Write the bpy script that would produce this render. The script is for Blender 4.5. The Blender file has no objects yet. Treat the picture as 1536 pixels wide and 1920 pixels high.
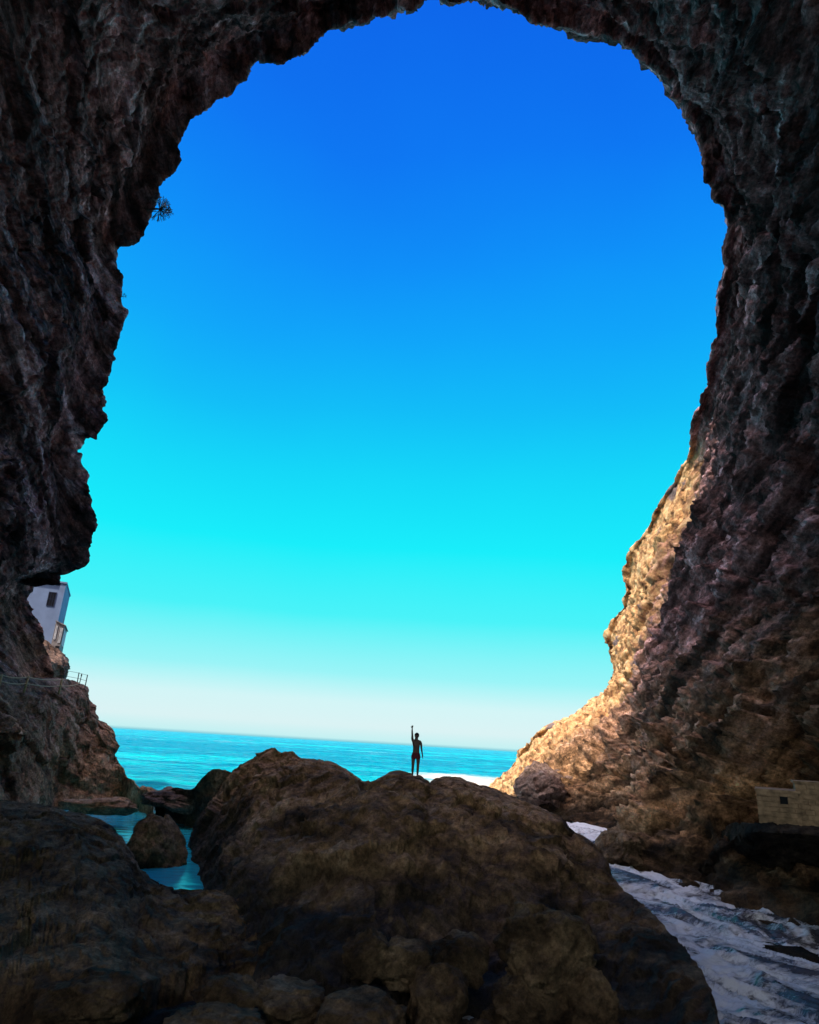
import bpy, bmesh, math, random
import numpy as np
from mathutils import Vector, Matrix

# ------------------------------------------------------------------ camera, world, sun, exposure
SC = bpy.context.scene
COL = SC.collection
CAM_Z, F_PX, PITCH, ROLL = 5.0, 1280.0, math.radians(18.85), math.radians(3.36)
cp, sp, cr, sr = math.cos(PITCH), math.sin(PITCH), math.cos(ROLL), math.sin(ROLL)
FWD = np.array([0, cp, sp]); R0 = np.array([1., 0, 0]); U0 = np.array([0, -sp, cp])
RGT = cr * R0 + sr * U0; UPV = -sr * R0 + cr * U0
cam_data = bpy.data.cameras.new('camera'); cam = bpy.data.objects.new('camera', cam_data)
COL.objects.link(cam)
cam_data.sensor_fit = 'VERTICAL'; cam_data.sensor_height = 36.0; cam_data.lens = 36.0 * F_PX / 1920.0
cam_data.clip_start = 0.05; cam_data.clip_end = 60000
M = Matrix(((RGT[0], UPV[0], -FWD[0], 0), (RGT[1], UPV[1], -FWD[1], 0), (RGT[2], UPV[2], -FWD[2], CAM_Z), (0, 0, 0, 1)))
cam.matrix_world = M
SC.camera = cam

SUN_DIR = Vector((-0.42, -0.455, 0.785)).normalized()       # from the scene towards the sun
sun_data = bpy.data.lights.new('sun', 'SUN'); sun = bpy.data.objects.new('sun', sun_data)
COL.objects.link(sun)
sun_data.energy = 5.0; sun_data.angle = math.radians(0.8); sun_data.color = (1.0, 0.90, 0.76)
sun.rotation_euler = SUN_DIR.to_track_quat('Z', 'Y').to_euler(); sun.location = (-40, -70, 90)

def s2l(c):
    return tuple(((v / 255) / 12.92 if v / 255 <= 0.04045 else ((v / 255 + 0.055) / 1.055) ** 2.4) for v in c)

W = bpy.data.worlds.new('World'); SC.world = W; W.use_nodes = True
wn = W.node_tree.nodes; wl = W.node_tree.links; wn.clear()
wo = wn.new('ShaderNodeOutputWorld'); bg1 = wn.new('ShaderNodeBackground'); bg2 = wn.new('ShaderNodeBackground')
add = wn.new('ShaderNodeAddShader'); sky = wn.new('ShaderNodeTexSky'); sky.sky_type = 'NISHITA'; sky.sun_disc = False
sky.sun_elevation = math.asin(SUN_DIR.z); sky.sun_rotation = math.atan2(SUN_DIR.x, SUN_DIR.y)
bg2.inputs['Strength'].default_value = 0.004
tc = wn.new('ShaderNodeTexCoord'); sx = wn.new('ShaderNodeSeparateXYZ'); ramp = wn.new('ShaderNodeValToRGB')
hz_ = wn.new('ShaderNodeTexNoise'); hz_.inputs['Scale'].default_value = 2.2; hz_.inputs['Detail'].default_value = 4.0      # faint uneven haze
hm_ = wn.new('ShaderNodeMath'); hm_.operation = 'MULTIPLY_ADD'; hm_.inputs[1].default_value = .16; hm_.inputs[2].default_value = .92
hs_ = wn.new('ShaderNodeMath'); hs_.operation = 'MULTIPLY'
wl.new(tc.outputs['Generated'], hz_.inputs['Vector']); wl.new(hz_.outputs[0], hm_.inputs[0]); wl.new(tc.outputs['Generated'], sx.inputs[0])
wl.new(sx.outputs['Z'], hs_.inputs[0]); wl.new(hm_.outputs[0], hs_.inputs[1]); wl.new(hs_.outputs[0], ramp.inputs[0])
wl.new(ramp.outputs[0], bg1.inputs[0]); bg1.inputs['Strength'].default_value = 0.785
wl.new(sky.outputs[0], bg2.inputs[0]); wl.new(bg1.outputs[0], add.inputs[0]); wl.new(bg2.outputs[0], add.inputs[1])
# added sky glow round the sun, behind and left of viewer, lighting the cave
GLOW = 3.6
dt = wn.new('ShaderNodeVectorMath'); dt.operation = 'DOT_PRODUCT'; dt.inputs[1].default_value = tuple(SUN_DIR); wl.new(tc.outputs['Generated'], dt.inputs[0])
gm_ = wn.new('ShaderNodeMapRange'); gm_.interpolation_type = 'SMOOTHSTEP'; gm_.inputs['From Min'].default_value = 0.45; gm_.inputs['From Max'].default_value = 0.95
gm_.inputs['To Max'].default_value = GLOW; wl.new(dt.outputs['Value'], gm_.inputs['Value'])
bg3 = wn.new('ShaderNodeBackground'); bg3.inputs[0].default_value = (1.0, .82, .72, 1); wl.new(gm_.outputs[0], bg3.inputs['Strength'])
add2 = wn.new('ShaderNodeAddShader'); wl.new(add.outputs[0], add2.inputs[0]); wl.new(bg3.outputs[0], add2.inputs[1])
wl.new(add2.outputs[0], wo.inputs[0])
stops = [(-4, (120, 200, 215)), (0, (188, 238, 240)), (1.2, (216, 240, 242)), (3.0, (208, 242, 244)), (5.2, (150, 241, 244)), (9.8, (66, 240, 245)),
         (15.5, (0, 236, 248)), (21.6, (0, 214, 246)), (27, (0, 188, 246)), (33, (0, 164, 248)), (39, (0, 142, 247)),
         (47, (0, 117, 241)), (56, (0, 98, 232)), (75, (25, 72, 205))]
el = ramp.color_ramp.elements
while len(el) < len(stops): el.new(0.5)
for e, (deg, c) in zip(el, stops):
    e.position = max(0.0, math.sin(math.radians(deg))); e.color = (*s2l(c), 1)

SC.view_settings.view_transform = 'Standard'; SC.view_settings.look = 'None'
SC.view_settings.exposure = 0.35; SC.view_settings.gamma = 1.0
SC.cycles.max_bounces = 8; SC.cycles.diffuse_bounces = 5; SC.cycles.use_denoising = True

# ------------------------------------------------------------------ helpers
CAMP = np.array([0, 0, CAM_Z])
def ray(px, py): return FWD + (px - 768) / F_PX * RGT + (960 - py) / F_PX * UPV
def at(px, py, Y):                       # world point seen at a photo pixel, Y metres in front of the viewer
    d = ray(px, py); return CAMP + d * (Y / d[1])
def gr(px, py, z=0.0):                   # world point seen at a photo pixel, at height z
    d = ray(px, py); return CAMP + d * ((z - CAM_Z) / d[2])

_rs = np.random.RandomState(7)
PERM = np.concatenate([_rs.permutation(256)] * 3).astype(np.int64)
GRAD = _rs.normal(size=(256, 3)); GRAD /= np.linalg.norm(GRAD, axis=1)[:, None]
JIT = _rs.rand(256, 3); TILT = _rs.normal(size=(256, 3)); TILT /= np.linalg.norm(TILT, axis=1)[:, None]; OFF = _rs.rand(256)
def _h(i, j, k): return PERM[PERM[PERM[i & 255] + (j & 255)] + (k & 255)]
def perlin(P):
    P = np.asarray(P, float); I = np.floor(P).astype(np.int64); Fr = P - I
    w = Fr * Fr * Fr * (Fr * (Fr * 6 - 15) + 10); out = 0
    for a in (0, 1):
        for b in (0, 1):
            for c in (0, 1):
                g = GRAD[_h(I[..., 0] + a, I[..., 1] + b, I[..., 2] + c)]
                d = (g * (Fr - np.array([a, b, c]))).sum(-1)
                ww = (w[..., 0] if a else 1 - w[..., 0]) * (w[..., 1] if b else 1 - w[..., 1]) * (w[..., 2] if c else 1 - w[..., 2])
                out = out + d * ww
    return out * 1.6
def fbm(P, o=4, gain=.5, ridged=False):
    s = 0; a = 1.0; n = 0; Q = np.array(P, float)
    for k in range(o):
        v = perlin(Q + 17.3 * k)
        if ridged: v = 1 - 2 * np.abs(v)
        s = s + a * v; n += a; a *= gain; Q = Q * 2.03
    return s / n
def facets(P, seed=0):                   # angular broken-rock relief: each cell is a tilted plane
    P = np.asarray(P, float) + seed * 31.7; I = np.floor(P).astype(np.int64)
    best = np.full(P.shape[:-1], 1e9); val = np.zeros(P.shape[:-1])
    for a in (-1, 0, 1):
        for b in (-1, 0, 1):
            for c in (-1, 0, 1):
                h = _h(I[..., 0] + a, I[..., 1] + b, I[..., 2] + c)
                D = P - (I + np.array([a, b, c]) + JIT[h]); d2 = (D * D).sum(-1)
                v = (D * TILT[h]).sum(-1) * 1.1 + (OFF[h] - .5) * .7
                m = d2 < best; best = np.where(m, d2, best); val = np.where(m, v, val)
    return val
ROT = np.array(Matrix.Rotation(math.radians(28), 3, 'X') @ Matrix.Rotation(math.radians(-18), 3, 'Y'))
def rock_noise(P, big=1.0, mid=1.0, small=1.0):
    Q = P @ ROT.T; S = Q * np.array([1.0, .25, 1.0])
    wob = np.stack([perlin(P / 2.1 + 5), perlin(P / 2.1 + 9), perlin(P / 2.1 + 13)], -1) * .8
    d = big * 1.3 * fbm(P / 10, 3)
    d = d + mid * (.50 * fbm(S / 2.6, 3, .5, True) + .55 * facets((S + wob) / 2.6) + .22 * facets((Q + wob) / 1.05, 3))
    return d + small * (.09 * facets(Q / .42, 5) + .12 * fbm(P / .7, 3))

def tag(o, label=None, cat=None, group=None, kind=None):
    if label: o['label'] = label
    if cat: o['category'] = cat
    if group: o['group'] = group
    if kind: o['kind'] = kind
    return o
def link_mesh(name, V, Fs, mat, parent=None, smooth=True):
    me = bpy.data.meshes.new(name)
    V = np.asarray(V, float).reshape(-1, 3)
    if isinstance(Fs, np.ndarray):
        me.vertices.add(len(V)); me.vertices.foreach_set('co', V.astype(np.float32).ravel())
        n = len(Fs); me.loops.add(n * 4); me.loops.foreach_set('vertex_index', Fs.astype(np.int32).ravel())
        me.polygons.add(n); me.polygons.foreach_set('loop_start', np.arange(0, n * 4, 4, dtype=np.int32))
        me.update(calc_edges=True); me.validate()
    else:
        me.from_pydata([tuple(v) for v in V], [], Fs)
    if smooth: me.polygons.foreach_set('use_smooth', np.ones(len(me.polygons), dtype=bool))
    me.materials.append(mat); me.update()
    o = bpy.data.objects.new(name, me); COL.objects.link(o)
    if parent: o.parent = parent
    return o
def grid_faces(r, c):
    i = np.arange(r * c).reshape(r, c)
    return np.stack([i[:-1, :-1], i[:-1, 1:], i[1:, 1:], i[1:, :-1]], -1).reshape(-1, 4)
def resample(row, n, smooth=True):       # Catmull-Rom through keys, n samples by key parameter
    A = np.array(row, float); k = len(A); t = np.linspace(0, k - 1, n); i = np.clip(t.astype(int), 0, k - 2); f = (t - i)[:, None]
    p0 = A[np.clip(i - 1, 0, k - 1)]; p1 = A[i]; p2 = A[i + 1]; p3 = A[np.clip(i + 2, 0, k - 1)]
    cr_ = .5 * ((2 * p1) + (-p0 + p2) * f + (2 * p0 - 5 * p1 + 4 * p2 - p3) * f ** 2 + (-p0 + 3 * p1 - 3 * p2 + p3) * f ** 3)
    return .5 * cr_ + .5 * (p1 * (1 - f) + p2 * f)
def loft(rows, vs, per, ease=True):      # rows: list of (n,3) arrays; per[i] sub-rows between row i and i+1
    out = []
    for i in range(len(rows) - 1):
        for j in range(per[i]):
            f = (j / per[i]) ** vs[i]
            p0 = rows[max(i - 1, 0)]; p1 = rows[i]; p2 = rows[i + 1]; p3 = rows[min(i + 2, len(rows) - 1)]
            c = .5 * ((2 * p1) + (-p0 + p2) * f + (2 * p0 - 5 * p1 + 4 * p2 - p3) * f ** 2 + (-p0 + 3 * p1 - 3 * p2 + p3) * f ** 3)
            l = p1 * (1 - f) + p2 * f
            out.append(.35 * c + .65 * l if ease else l)
    out.append(rows[-1]); return np.array(out)
def gnorm(P):
    a = np.gradient(P, axis=0); b = np.gradient(P, axis=1); n = np.cross(a, b)
    L = np.linalg.norm(n, axis=-1, keepdims=True); return n / np.maximum(L, 1e-9)

# ------------------------------------------------------------------ materials
def mat_new(name):
    m = bpy.data.materials.new(name); m.use_nodes = True; nt = m.node_tree
    return m, nt, nt.nodes['Principled BSDF']
def N(nt, t, **kw):
    n = nt.nodes.new(t)
    for k, v in kw.items():
        if k in n.inputs: n.inputs[k].default_value = v
        else: setattr(n, k, v)
    return n
def ramp_node(nt, src, stops):
    r = nt.nodes.new('ShaderNodeValToRGB'); e = r.color_ramp.elements
    while len(e) < len(stops): e.new(.5)
    for q, (p, c) in zip(e, stops): q.position = p; q.color = (*c, 1) if len(c) == 3 else c
    nt.links.new(src, r.inputs[0]); return r
def rock_mat(name, cols, bump=1.0, scale=1.0, rough=.9, spec=.25, low=None, lowz=(5, 12), zn=9.0, beds=False, wet=None):
    m, nt, b = mat_new(name); L = nt.links
    geo = N(nt, 'ShaderNodeNewGeometry')
    mp0 = N(nt, 'ShaderNodeMapping'); mp0.inputs['Rotation'].default_value = (math.radians(30), math.radians(-12), 0); L.new(geo.outputs['Position'], mp0.inputs['Vector'])
    mp = N(nt, 'ShaderNodeMapping'); mp.inputs['Scale'].default_value = (1, .30, 1); L.new(mp0.outputs[0], mp.inputs['Vector'])
    n1 = N(nt, 'ShaderNodeTexNoise', Scale=.35 * scale, Detail=8.0, Roughness=.62, Distortion=.6)
    n2 = N(nt, 'ShaderNodeTexNoise', Scale=1.9 * scale, Detail=10.0, Roughness=.7)
    mps = N(nt, 'ShaderNodeMapping'); mps.inputs['Scale'].default_value = (1, .13, 1.7); L.new(mp0.outputs[0], mps.inputs['Vector']); L.new(mps.outputs[0], n1.inputs['Vector']); L.new(mp.outputs[0], n2.inputs['Vector'])
    mixf = N(nt, 'ShaderNodeMath', operation='MULTIPLY_ADD'); mixf.inputs[1].default_value = .55
    half = N(nt, 'ShaderNodeMath', operation='MULTIPLY'); half.inputs[1].default_value = .45
    L.new(n2.outputs[0], half.inputs[0]); L.new(n1.outputs[0], mixf.inputs[0]); L.new(half.outputs[0], mixf.inputs[2])
    r = ramp_node(nt, mixf.outputs[0], [(.39, cols[0]), (.475, cols[1]), (.54, cols[2]), (.63, cols[3])])
    colout = r.outputs[0]
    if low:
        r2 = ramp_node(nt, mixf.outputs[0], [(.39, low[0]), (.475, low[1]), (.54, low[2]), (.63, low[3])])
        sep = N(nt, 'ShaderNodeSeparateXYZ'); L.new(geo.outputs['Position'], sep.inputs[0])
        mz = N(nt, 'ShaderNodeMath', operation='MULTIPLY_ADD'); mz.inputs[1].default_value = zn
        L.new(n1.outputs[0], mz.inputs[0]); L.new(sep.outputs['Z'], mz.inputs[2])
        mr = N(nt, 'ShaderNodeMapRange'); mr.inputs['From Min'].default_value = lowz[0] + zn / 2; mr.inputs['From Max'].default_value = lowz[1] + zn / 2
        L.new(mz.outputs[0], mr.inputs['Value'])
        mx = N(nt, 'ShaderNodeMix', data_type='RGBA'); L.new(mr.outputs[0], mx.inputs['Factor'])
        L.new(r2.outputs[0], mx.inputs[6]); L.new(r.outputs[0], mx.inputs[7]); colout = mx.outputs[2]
    if beds:                                   # bedding: long thin darker and lighter layers
        mb_ = N(nt, 'ShaderNodeMapping'); mb_.inputs['Scale'].default_value = (.25, .05, 1.5); L.new(mp0.outputs[0], mb_.inputs['Vector'])
        nb_ = N(nt, 'ShaderNodeTexNoise', Scale=.9, Detail=7.0, Roughness=.62, Distortion=.5); L.new(mb_.outputs[0], nb_.inputs['Vector'])
        rb_ = N(nt, 'ShaderNodeMapRange'); rb_.inputs['From Min'].default_value = .40; rb_.inputs['From Max'].default_value = .60; rb_.inputs['To Min'].default_value = .34; rb_.inputs['To Max'].default_value = 1.8
        L.new(nb_.outputs[0], rb_.inputs['Value']); sb_ = N(nt, 'ShaderNodeVectorMath', operation='SCALE'); L.new(colout, sb_.inputs[0]); L.new(rb_.outputs[0], sb_.inputs['Scale']); colout = sb_.outputs[0]
    if wet:                                    # dark wet band above the water line
        sw_ = N(nt, 'ShaderNodeSeparateXYZ'); L.new(geo.outputs['Position'], sw_.inputs[0])
        aw_ = N(nt, 'ShaderNodeMath', operation='MULTIPLY_ADD'); aw_.inputs[1].default_value = 2.6; L.new(n2.outputs[0], aw_.inputs[0]); L.new(sw_.outputs['Z'], aw_.inputs[2])
        rw_ = N(nt, 'ShaderNodeMapRange'); rw_.inputs['From Min'].default_value = wet[0] + 1.3; rw_.inputs['From Max'].default_value = wet[1] + 1.3; rw_.inputs['To Min'].default_value = .14; L.new(aw_.outputs[0], rw_.inputs['Value'])
        sb_ = N(nt, 'ShaderNodeVectorMath', operation='SCALE'); L.new(colout, sb_.inputs[0]); L.new(rw_.outputs[0], sb_.inputs['Scale']); colout = sb_.outputs[0]
    sp_ = N(nt, 'ShaderNodeTexNoise', Scale=5.0 * scale, Detail=9.0, Roughness=.82); L.new(mp0.outputs[0], sp_.inputs['Vector'])
    sr_ = N(nt, 'ShaderNodeMapRange'); sr_.inputs['From Min'].default_value = .36; sr_.inputs['From Max'].default_value = .64; sr_.inputs['To Min'].default_value = .30; sr_.inputs['To Max'].default_value = 1.55
    L.new(sp_.outputs[0], sr_.inputs['Value'])
    gr_ = N(nt, 'ShaderNodeVectorMath', operation='SCALE'); L.new(colout, gr_.inputs[0]); L.new(sr_.outputs[0], gr_.inputs['Scale']); colout = gr_.outputs[0]
    L.new(colout, b.inputs['Base Color'])
    b.inputs['Roughness'].default_value = rough; b.inputs['Specular IOR Level'].default_value = spec
    vo = N(nt, 'ShaderNodeTexVoronoi', Scale=3.2 * scale); L.new(mp.outputs[0], vo.inputs['Vector'])
    n3 = N(nt, 'ShaderNodeTexNoise', Scale=7.0 * scale, Detail=8.0, Roughness=.7); L.new(geo.outputs['Position'], n3.inputs['Vector'])
    b1 = N(nt, 'ShaderNodeBump', Strength=1.0 * bump, Distance=.4); L.new(n2.outputs[0], b1.inputs['Height'])
    b2 = N(nt, 'ShaderNodeBump', Strength=.6 * bump, Distance=.12); L.new(vo.outputs['Distance'], b2.inputs['Height']); L.new(b1.outputs[0], b2.inputs['Normal'])
    b3 = N(nt, 'ShaderNodeBump', Strength=1.0 * bump, Distance=.10); L.new(n3.outputs[0], b3.inputs['Height']); L.new(b2.outputs[0], b3.inputs['Normal'])
    L.new(b3.outputs[0], b.inputs['Normal'])
    return m
GREY = [(.020, .009, .009), (.130, .064, .062), (.31, .165, .165), (.74, .52, .56)]
BROWN = [(.05, .026, .012), (.30, .160, .078), (.54, .305, .160), (.76, .50, .32)]
WET_SHADE = [(.018, .013, .010), (.045, .034, .027), (.078, .060, .046), (.17, .115, .068)]
OCHRE = [(.07, .035, .024), (.42, .21, .09), (.74, .44, .20), (.88, .64, .38)]
M_CAVE = rock_mat('cave_rock', GREY, low=BROWN, lowz=(4, 13), beds=True, wet=(1.2, 2.8))
M_BROWN = rock_mat('brown_rock', BROWN, low=WET_SHADE, lowz=(1.0, 3.3), zn=3.6)  # low rock darkened: wet tide stain, plus shade of the floor painted in
M_SHELF = rock_mat('black_wet_rock', [(.010, .008, .007), (.026, .021, .017), (.05, .038, .028), (.10, .075, .055)], rough=.95, spec=.08)
M_BANK = rock_mat('bank_rock', [(.04, .022, .011), (.15, .088, .045), (.27, .165, .088), (.46, .31, .19)])
M_STONE = rock_mat('stone', [(.03, .018, .010), (.12, .075, .042), (.22, .145, .082), (.38, .27, .18)])
M_HEAD = rock_mat('headland_rock', [(.05, .03, .020), (.17, .102, .070), (.28, .175, .125), (.46, .32, .25)], low=BROWN, lowz=(2, 8))
def plain(name, col, rough=.8, spec=.3, metal=0, var=.25, sc=3.0):
    m, nt, b = mat_new(name)
    geo = N(nt, 'ShaderNodeNewGeometry'); n = N(nt, 'ShaderNodeTexNoise', Scale=sc, Detail=6.0); nt.links.new(geo.outputs['Position'], n.inputs['Vector'])
    r = ramp_node(nt, n.outputs[0], [(.3, tuple(c * (1 - var) for c in col)), (.7, tuple(min(1, c * (1 + var)) for c in col))])
    nt.links.new(r.outputs[0], b.inputs['Base Color']); b.inputs['Roughness'].default_value = rough
    b.inputs['Specular IOR Level'].default_value = spec; b.inputs['Metallic'].default_value = metal
    return m

# the right-hand cliff turns from grey cave rock to dry ochre rubble where it leaves the cave; mask follows the sunlit strip, painting its warm light in
def add_ochre(m):
    nt = m.node_tree; L = nt.links; b = nt.nodes['Principled BSDF']; src = b.inputs['Base Color'].links[0].from_socket
    at_ = N(nt, 'ShaderNodeAttribute', attribute_name='ochre')
    geo = N(nt, 'ShaderNodeNewGeometry'); n = N(nt, 'ShaderNodeTexNoise', Scale=.9, Detail=10.0, Roughness=.72); L.new(geo.outputs['Position'], n.inputs['Vector'])
    r = ramp_node(nt, n.outputs[0], [(.36, OCHRE[0]), (.46, OCHRE[1]), (.55, OCHRE[2]), (.68, OCHRE[3])])
    v = N(nt, 'ShaderNodeTexVoronoi', Scale=.42); v.feature = 'F1'
    wv = N(nt, 'ShaderNodeMix', data_type='RGBA', blend_type='LINEAR_LIGHT'); wv.inputs['Factor'].default_value = .3
    L.new(geo.outputs['Position'], wv.inputs[6]); L.new(n.outputs[1], wv.inputs[7]); L.new(wv.outputs[2], v.inputs['Vector'])
    br = ramp_node(nt, v.outputs['Color'], [(.30, (0, 0, 0)), (.36, (1, 1, 1))])      # grey basalt clasts set in the rubble
    dst = ramp_node(nt, v.outputs['Distance'], [(.30, (0, 0, 0)), (.42, (1, 1, 1))])
    mxx = N(nt, 'ShaderNodeMath', operation='MAXIMUM'); L.new(br.outputs[0], mxx.inputs[0]); L.new(dst.outputs[0], mxx.inputs[1])
    cl = N(nt, 'ShaderNodeMix', data_type='RGBA'); cl.inputs[6].default_value = (.19, .135, .125, 1)
    L.new(mxx.outputs[0], cl.inputs['Factor']); L.new(r.outputs[0], cl.inputs[7])
    mx = N(nt, 'ShaderNodeMix', data_type='RGBA'); L.new(at_.outputs['Fac'], mx.inputs['Factor'])
    L.new(src, mx.inputs[6]); L.new(cl.outputs[2], mx.inputs[7]); L.new(mx.outputs[2], b.inputs['Base Color'])
add_ochre(M_CAVE)
def set_attr(o, name, vals):
    a = o.data.attributes.new(name, 'FLOAT', 'POINT'); a.data.foreach_set('value', np.asarray(vals, np.float32).ravel())

# ------------------------------------------------------------------ the cave: one shell from its jagged mouth back behind the viewer
# lip keys: photo outline of the mouth with the distance of that stretch of rock; second pixel: where the wall stands nearer the viewer
LIP = [
 (112,1420,54), (106,1330,54), (102,1260,54), (92,1226,54), (86,1214,53), (84,1206,53), (87,1198,53), (84,1188,52), (82,1176,52), (74,1166,52), (70,1157,51), (62,1148,51),
 (64,1141,51), (55,1132,50), (51,1123,50), (60,1109,49), (65,1096,49), (72,1087,48), (82,1079,48), (91,1076,47), (99,1080,47), (105,1087,47), (109,1095,46),
 (112,1094,46), (113,1084,46), (112,1074,46), (117,1071,45), (124,1075,45), (134,1073,45), (148,1067,45), (160,1062,44), (168,1054,44), (170,1040,44), (167,1030,44), (172,1022,43), (172,1010,43),
 (178,996,43), (182,980,43), (182,966,42), (176,957,42), (172,948,42), (174,938,42), (170,926,41), (170,912,41), (165,904,41), (168,892,41), (167,885,41), (156,874,40),
 (152,862,40), (153,852,40), (148,846,40), (158,832,40), (162,821,40), (170,819,39), (183,825,39), (184,812,39), (196,797,39), (205,787,39), (198,776,39), (194,765,39), (200,754,39),
 (196,742,39), (192,732,38), (200,726,38), (205,718,38), (204,706,38), (212,690,38), (213,678,38), (218,672,38), (214,664,38), (222,645,37), (226,625,37), (232,605,37), (240,588,37),
 (239,580,37), (230,574,37), (228,560,36.5), (230,545,36.5), (231,524,36.5), (228,514,36), (220,505,36), (218,490,36), (220,468,36), (224,463,36), (240,461,36), (262,455,35.5), (270,444,35.5),
 (276,425,35), (282,410,35), (291,385,34.5), (297,368,34.5), (298,350,34), (305,340,34), (318,333,34), (330,317,33.5), (340,300,33), (338,287,33), (333,278,33), (338,268,33), (342,254,32.5),
 (350,245,32.5), (356,230,32), (370,216,32), (390,205,31.5), (412,187,31), (432,180,31), (442,166,30.5), (449,156,30.5), (463,151,30), (467,136,30), (470,124,30), (486,112,29.5),
 (496,116,29.5), (515,118,29), (532,121,29), (540,114,29), (560,103,28.5), (575,96,28.5), (592,77,28), (605,66,28), (622,53,28), (640,47,27.5), (656,39,27.5), (672,43,27), (684,45,27),
 (692,35,27), (705,29,26.5), (722,29,26.5), (738,18,26.5), (750,12,26), (762,15,26), (770,19,26), (780,9,26), (795,0,26), (815,-8,26), (835,-6,26), (848,3,26), (862,2,26), (875,-8,26), (905,-14,26), (930,-5,26),
 (945,8,26), (960,14,26.5), (974,20,26.5), (985,32,27), (998,44,27), (1018,44,27), (1035,49,27.5), (1058,51,27.5), (1075,56,28), (1095,62,28), (1108,60,28), (1116,65,28.5), (1125,61,28.5),
 (1145,68,28.5), (1148,75,29), (1163,73,29), (1175,84,29), (1190,92,29.5), (1202,108,29.5), (1220,120,30), (1236,132,30), (1249,141,30), (1258,154,30.5), (1267,166,30.5), (1265,182,30.5),
 (1272,186,31), (1282,190,31), (1288,205,31), (1294,222,31), (1304,232,31.5), (1311,248,31.5), (1318,275,32), (1320,305,32), (1323,340,32.5), (1336,352,33), (1338,375,33), (1354,382,33),
 (1363,400,33.5), (1367,422,34), (1367,440,34), (1359,468,34.5), (1358,492,35), (1365,502,35), (1358,520,35.5), (1356,540,36), (1346,556,36.5), (1348,580,37), (1344,610,38), (1346,635,38.5),
 (1337,642,39), (1334,668,40), (1325,690,41), (1327,725,42), (1315,740,43), (1312,765,44), (1300,782,46), (1295,815,48), (1294,845,50), (1288,868,52),
 (1278,878,53), (1268,893,54), (1262,912,55), (1248,925,56), (1240,942,57), (1228,958,58), (1222,975,59), (1212,1000,61), (1200,1012,62), (1186,1028,64), (1175,1042,65), (1172,1058,66),
 (1168,1078,67), (1172,1098,67), (1176,1110,67), (1168,1125,69), (1170,1140,70), (1158,1152,71), (1146,1165,72), (1140,1182,73), (1136,1200,74), (1142,1222,74), (1150,1248,75), (1152,1270,75), (1147,1286,76),
 (1135,1296,77), (1128,1306,78), (1115,1316,79), (1098,1330,80), (1080,1338,81), (1065,1352,82), (1045,1360,83), (1030,1364,84), (1012,1370,85), (1000,1382,86), (992,1396,88), (975,1408,90), (970,1424,92), (955,1443,94),
 (938,1458,96), (922,1470,98), (905,1482,100)]
LIP = np.array(LIP, float)
# keyed guide for the wall in front of the lip: (lip index by nearest lip pixel) -> pixel, distance ; then world position beside the viewer
GUIDE = [((112,1420),(-40,1380,33),(-24,-15,-2)), ((84,1188),(-60,1180,34),(-24,-15,5)), ((112,1074),(-70,1060,33),(-25,-15,10)), ((178,996),(-80,960,30),(-25,-15,15)), ((148,846),(-90,800,28),(-25,-15,21)),
 ((213,678),(-70,620,26),(-25,-15,27)), ((220,468),(-50,380,24.5),(-24,-15,33)), ((340,300),(30,90,23),(-21,-15,39)), ((470,124),(230,-90,21),(-16,-15,43)), ((622,53),(480,-200,19),(-9,-15,46)),
 ((795,0),(740,-260,18),(0,-15,47)), ((945,8),(1000,-250,18),(6,-15,47)), ((1148,75),(1290,-180,19.5),(13,-15,45)), ((1282,190),(1480,20,21.5),(18,-15,41)), ((1367,422),(1590,330,22.5),(22,-15,34)),
 ((1344,610),(1610,590,24),(23,-15,27)), ((1312,765),(1600,800,25),(24,-15,21)), ((1240,942),(1560,1010,27),(24,-15,16)), ((1172,1058),(1510,1160,28.5),(24,-15,12)), ((1136,1200),(1450,1300,30),(23,-15,8)),
 ((1147,1286),(1400,1400,31),(22,-15,5)), ((1065,1352),(1340,1500,32),(21,-15,2)), ((975,1408),(1260,1580,33),(20,-15,0)), ((905,1482),(1180,1622,33),(18,-15,-2))]
gi, gm, gn = [], [], []
for lp, md, nr in GUIDE:
    gi.append(int(np.argmin(((LIP[:, :2] - np.array(lp)) ** 2).sum(1)))); gm.append(at(*md)); gn.append(nr)
gi = np.array(gi); gm = np.array(gm); gn = np.array(gn, float)
gm[-1][2] = -1.5
NU = 1250
seg = np.r_[0, np.cumsum(np.hypot(*np.diff(LIP[:, :2], axis=0).T))]
tt = np.linspace(0, seg[-1], NU); key = np.interp(tt, seg, np.arange(len(LIP)))
lipw = np.array([at(*p) for p in LIP])
lipw[-1][2] = min(lipw[-1][2], -.6)
Lr = np.stack([np.interp(tt, seg, lipw[:, k]) for k in range(3)], -1)
def smoothrow(A, n=25):
    k = np.hanning(n); k /= k.sum(); B = np.pad(A, ((n // 2, n // 2), (0, 0)), mode='edge')
    return np.stack([np.convolve(B[:, c], k, 'valid') for c in range(3)], -1)
Mr = smoothrow(np.stack([np.interp(key, gi, gm[:, k]) for k in range(3)], -1), 61)
Nr = smoothrow(np.stack([np.interp(key, gi, gn[:, k]) for k in range(3)], -1), 61)
Ls = smoothrow(Lr, 61)
cen = np.array([0, 0, 15.0])
rad = Ls - cen; rad[:, 1] = 0
rightlow = np.clip((key - np.interp(0, [0], [int(gi[16])])) / 30, 0, 1)         # the outer cliff: radial turns to outward/+x
rad /= np.linalg.norm(rad, axis=1)[:, None]
rad = rad * (1 - rightlow[:, None]) + rightlow[:, None] * np.array([.95, 0, .1]); rad /= np.linalg.norm(rad, axis=1)[:, None]
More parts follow.
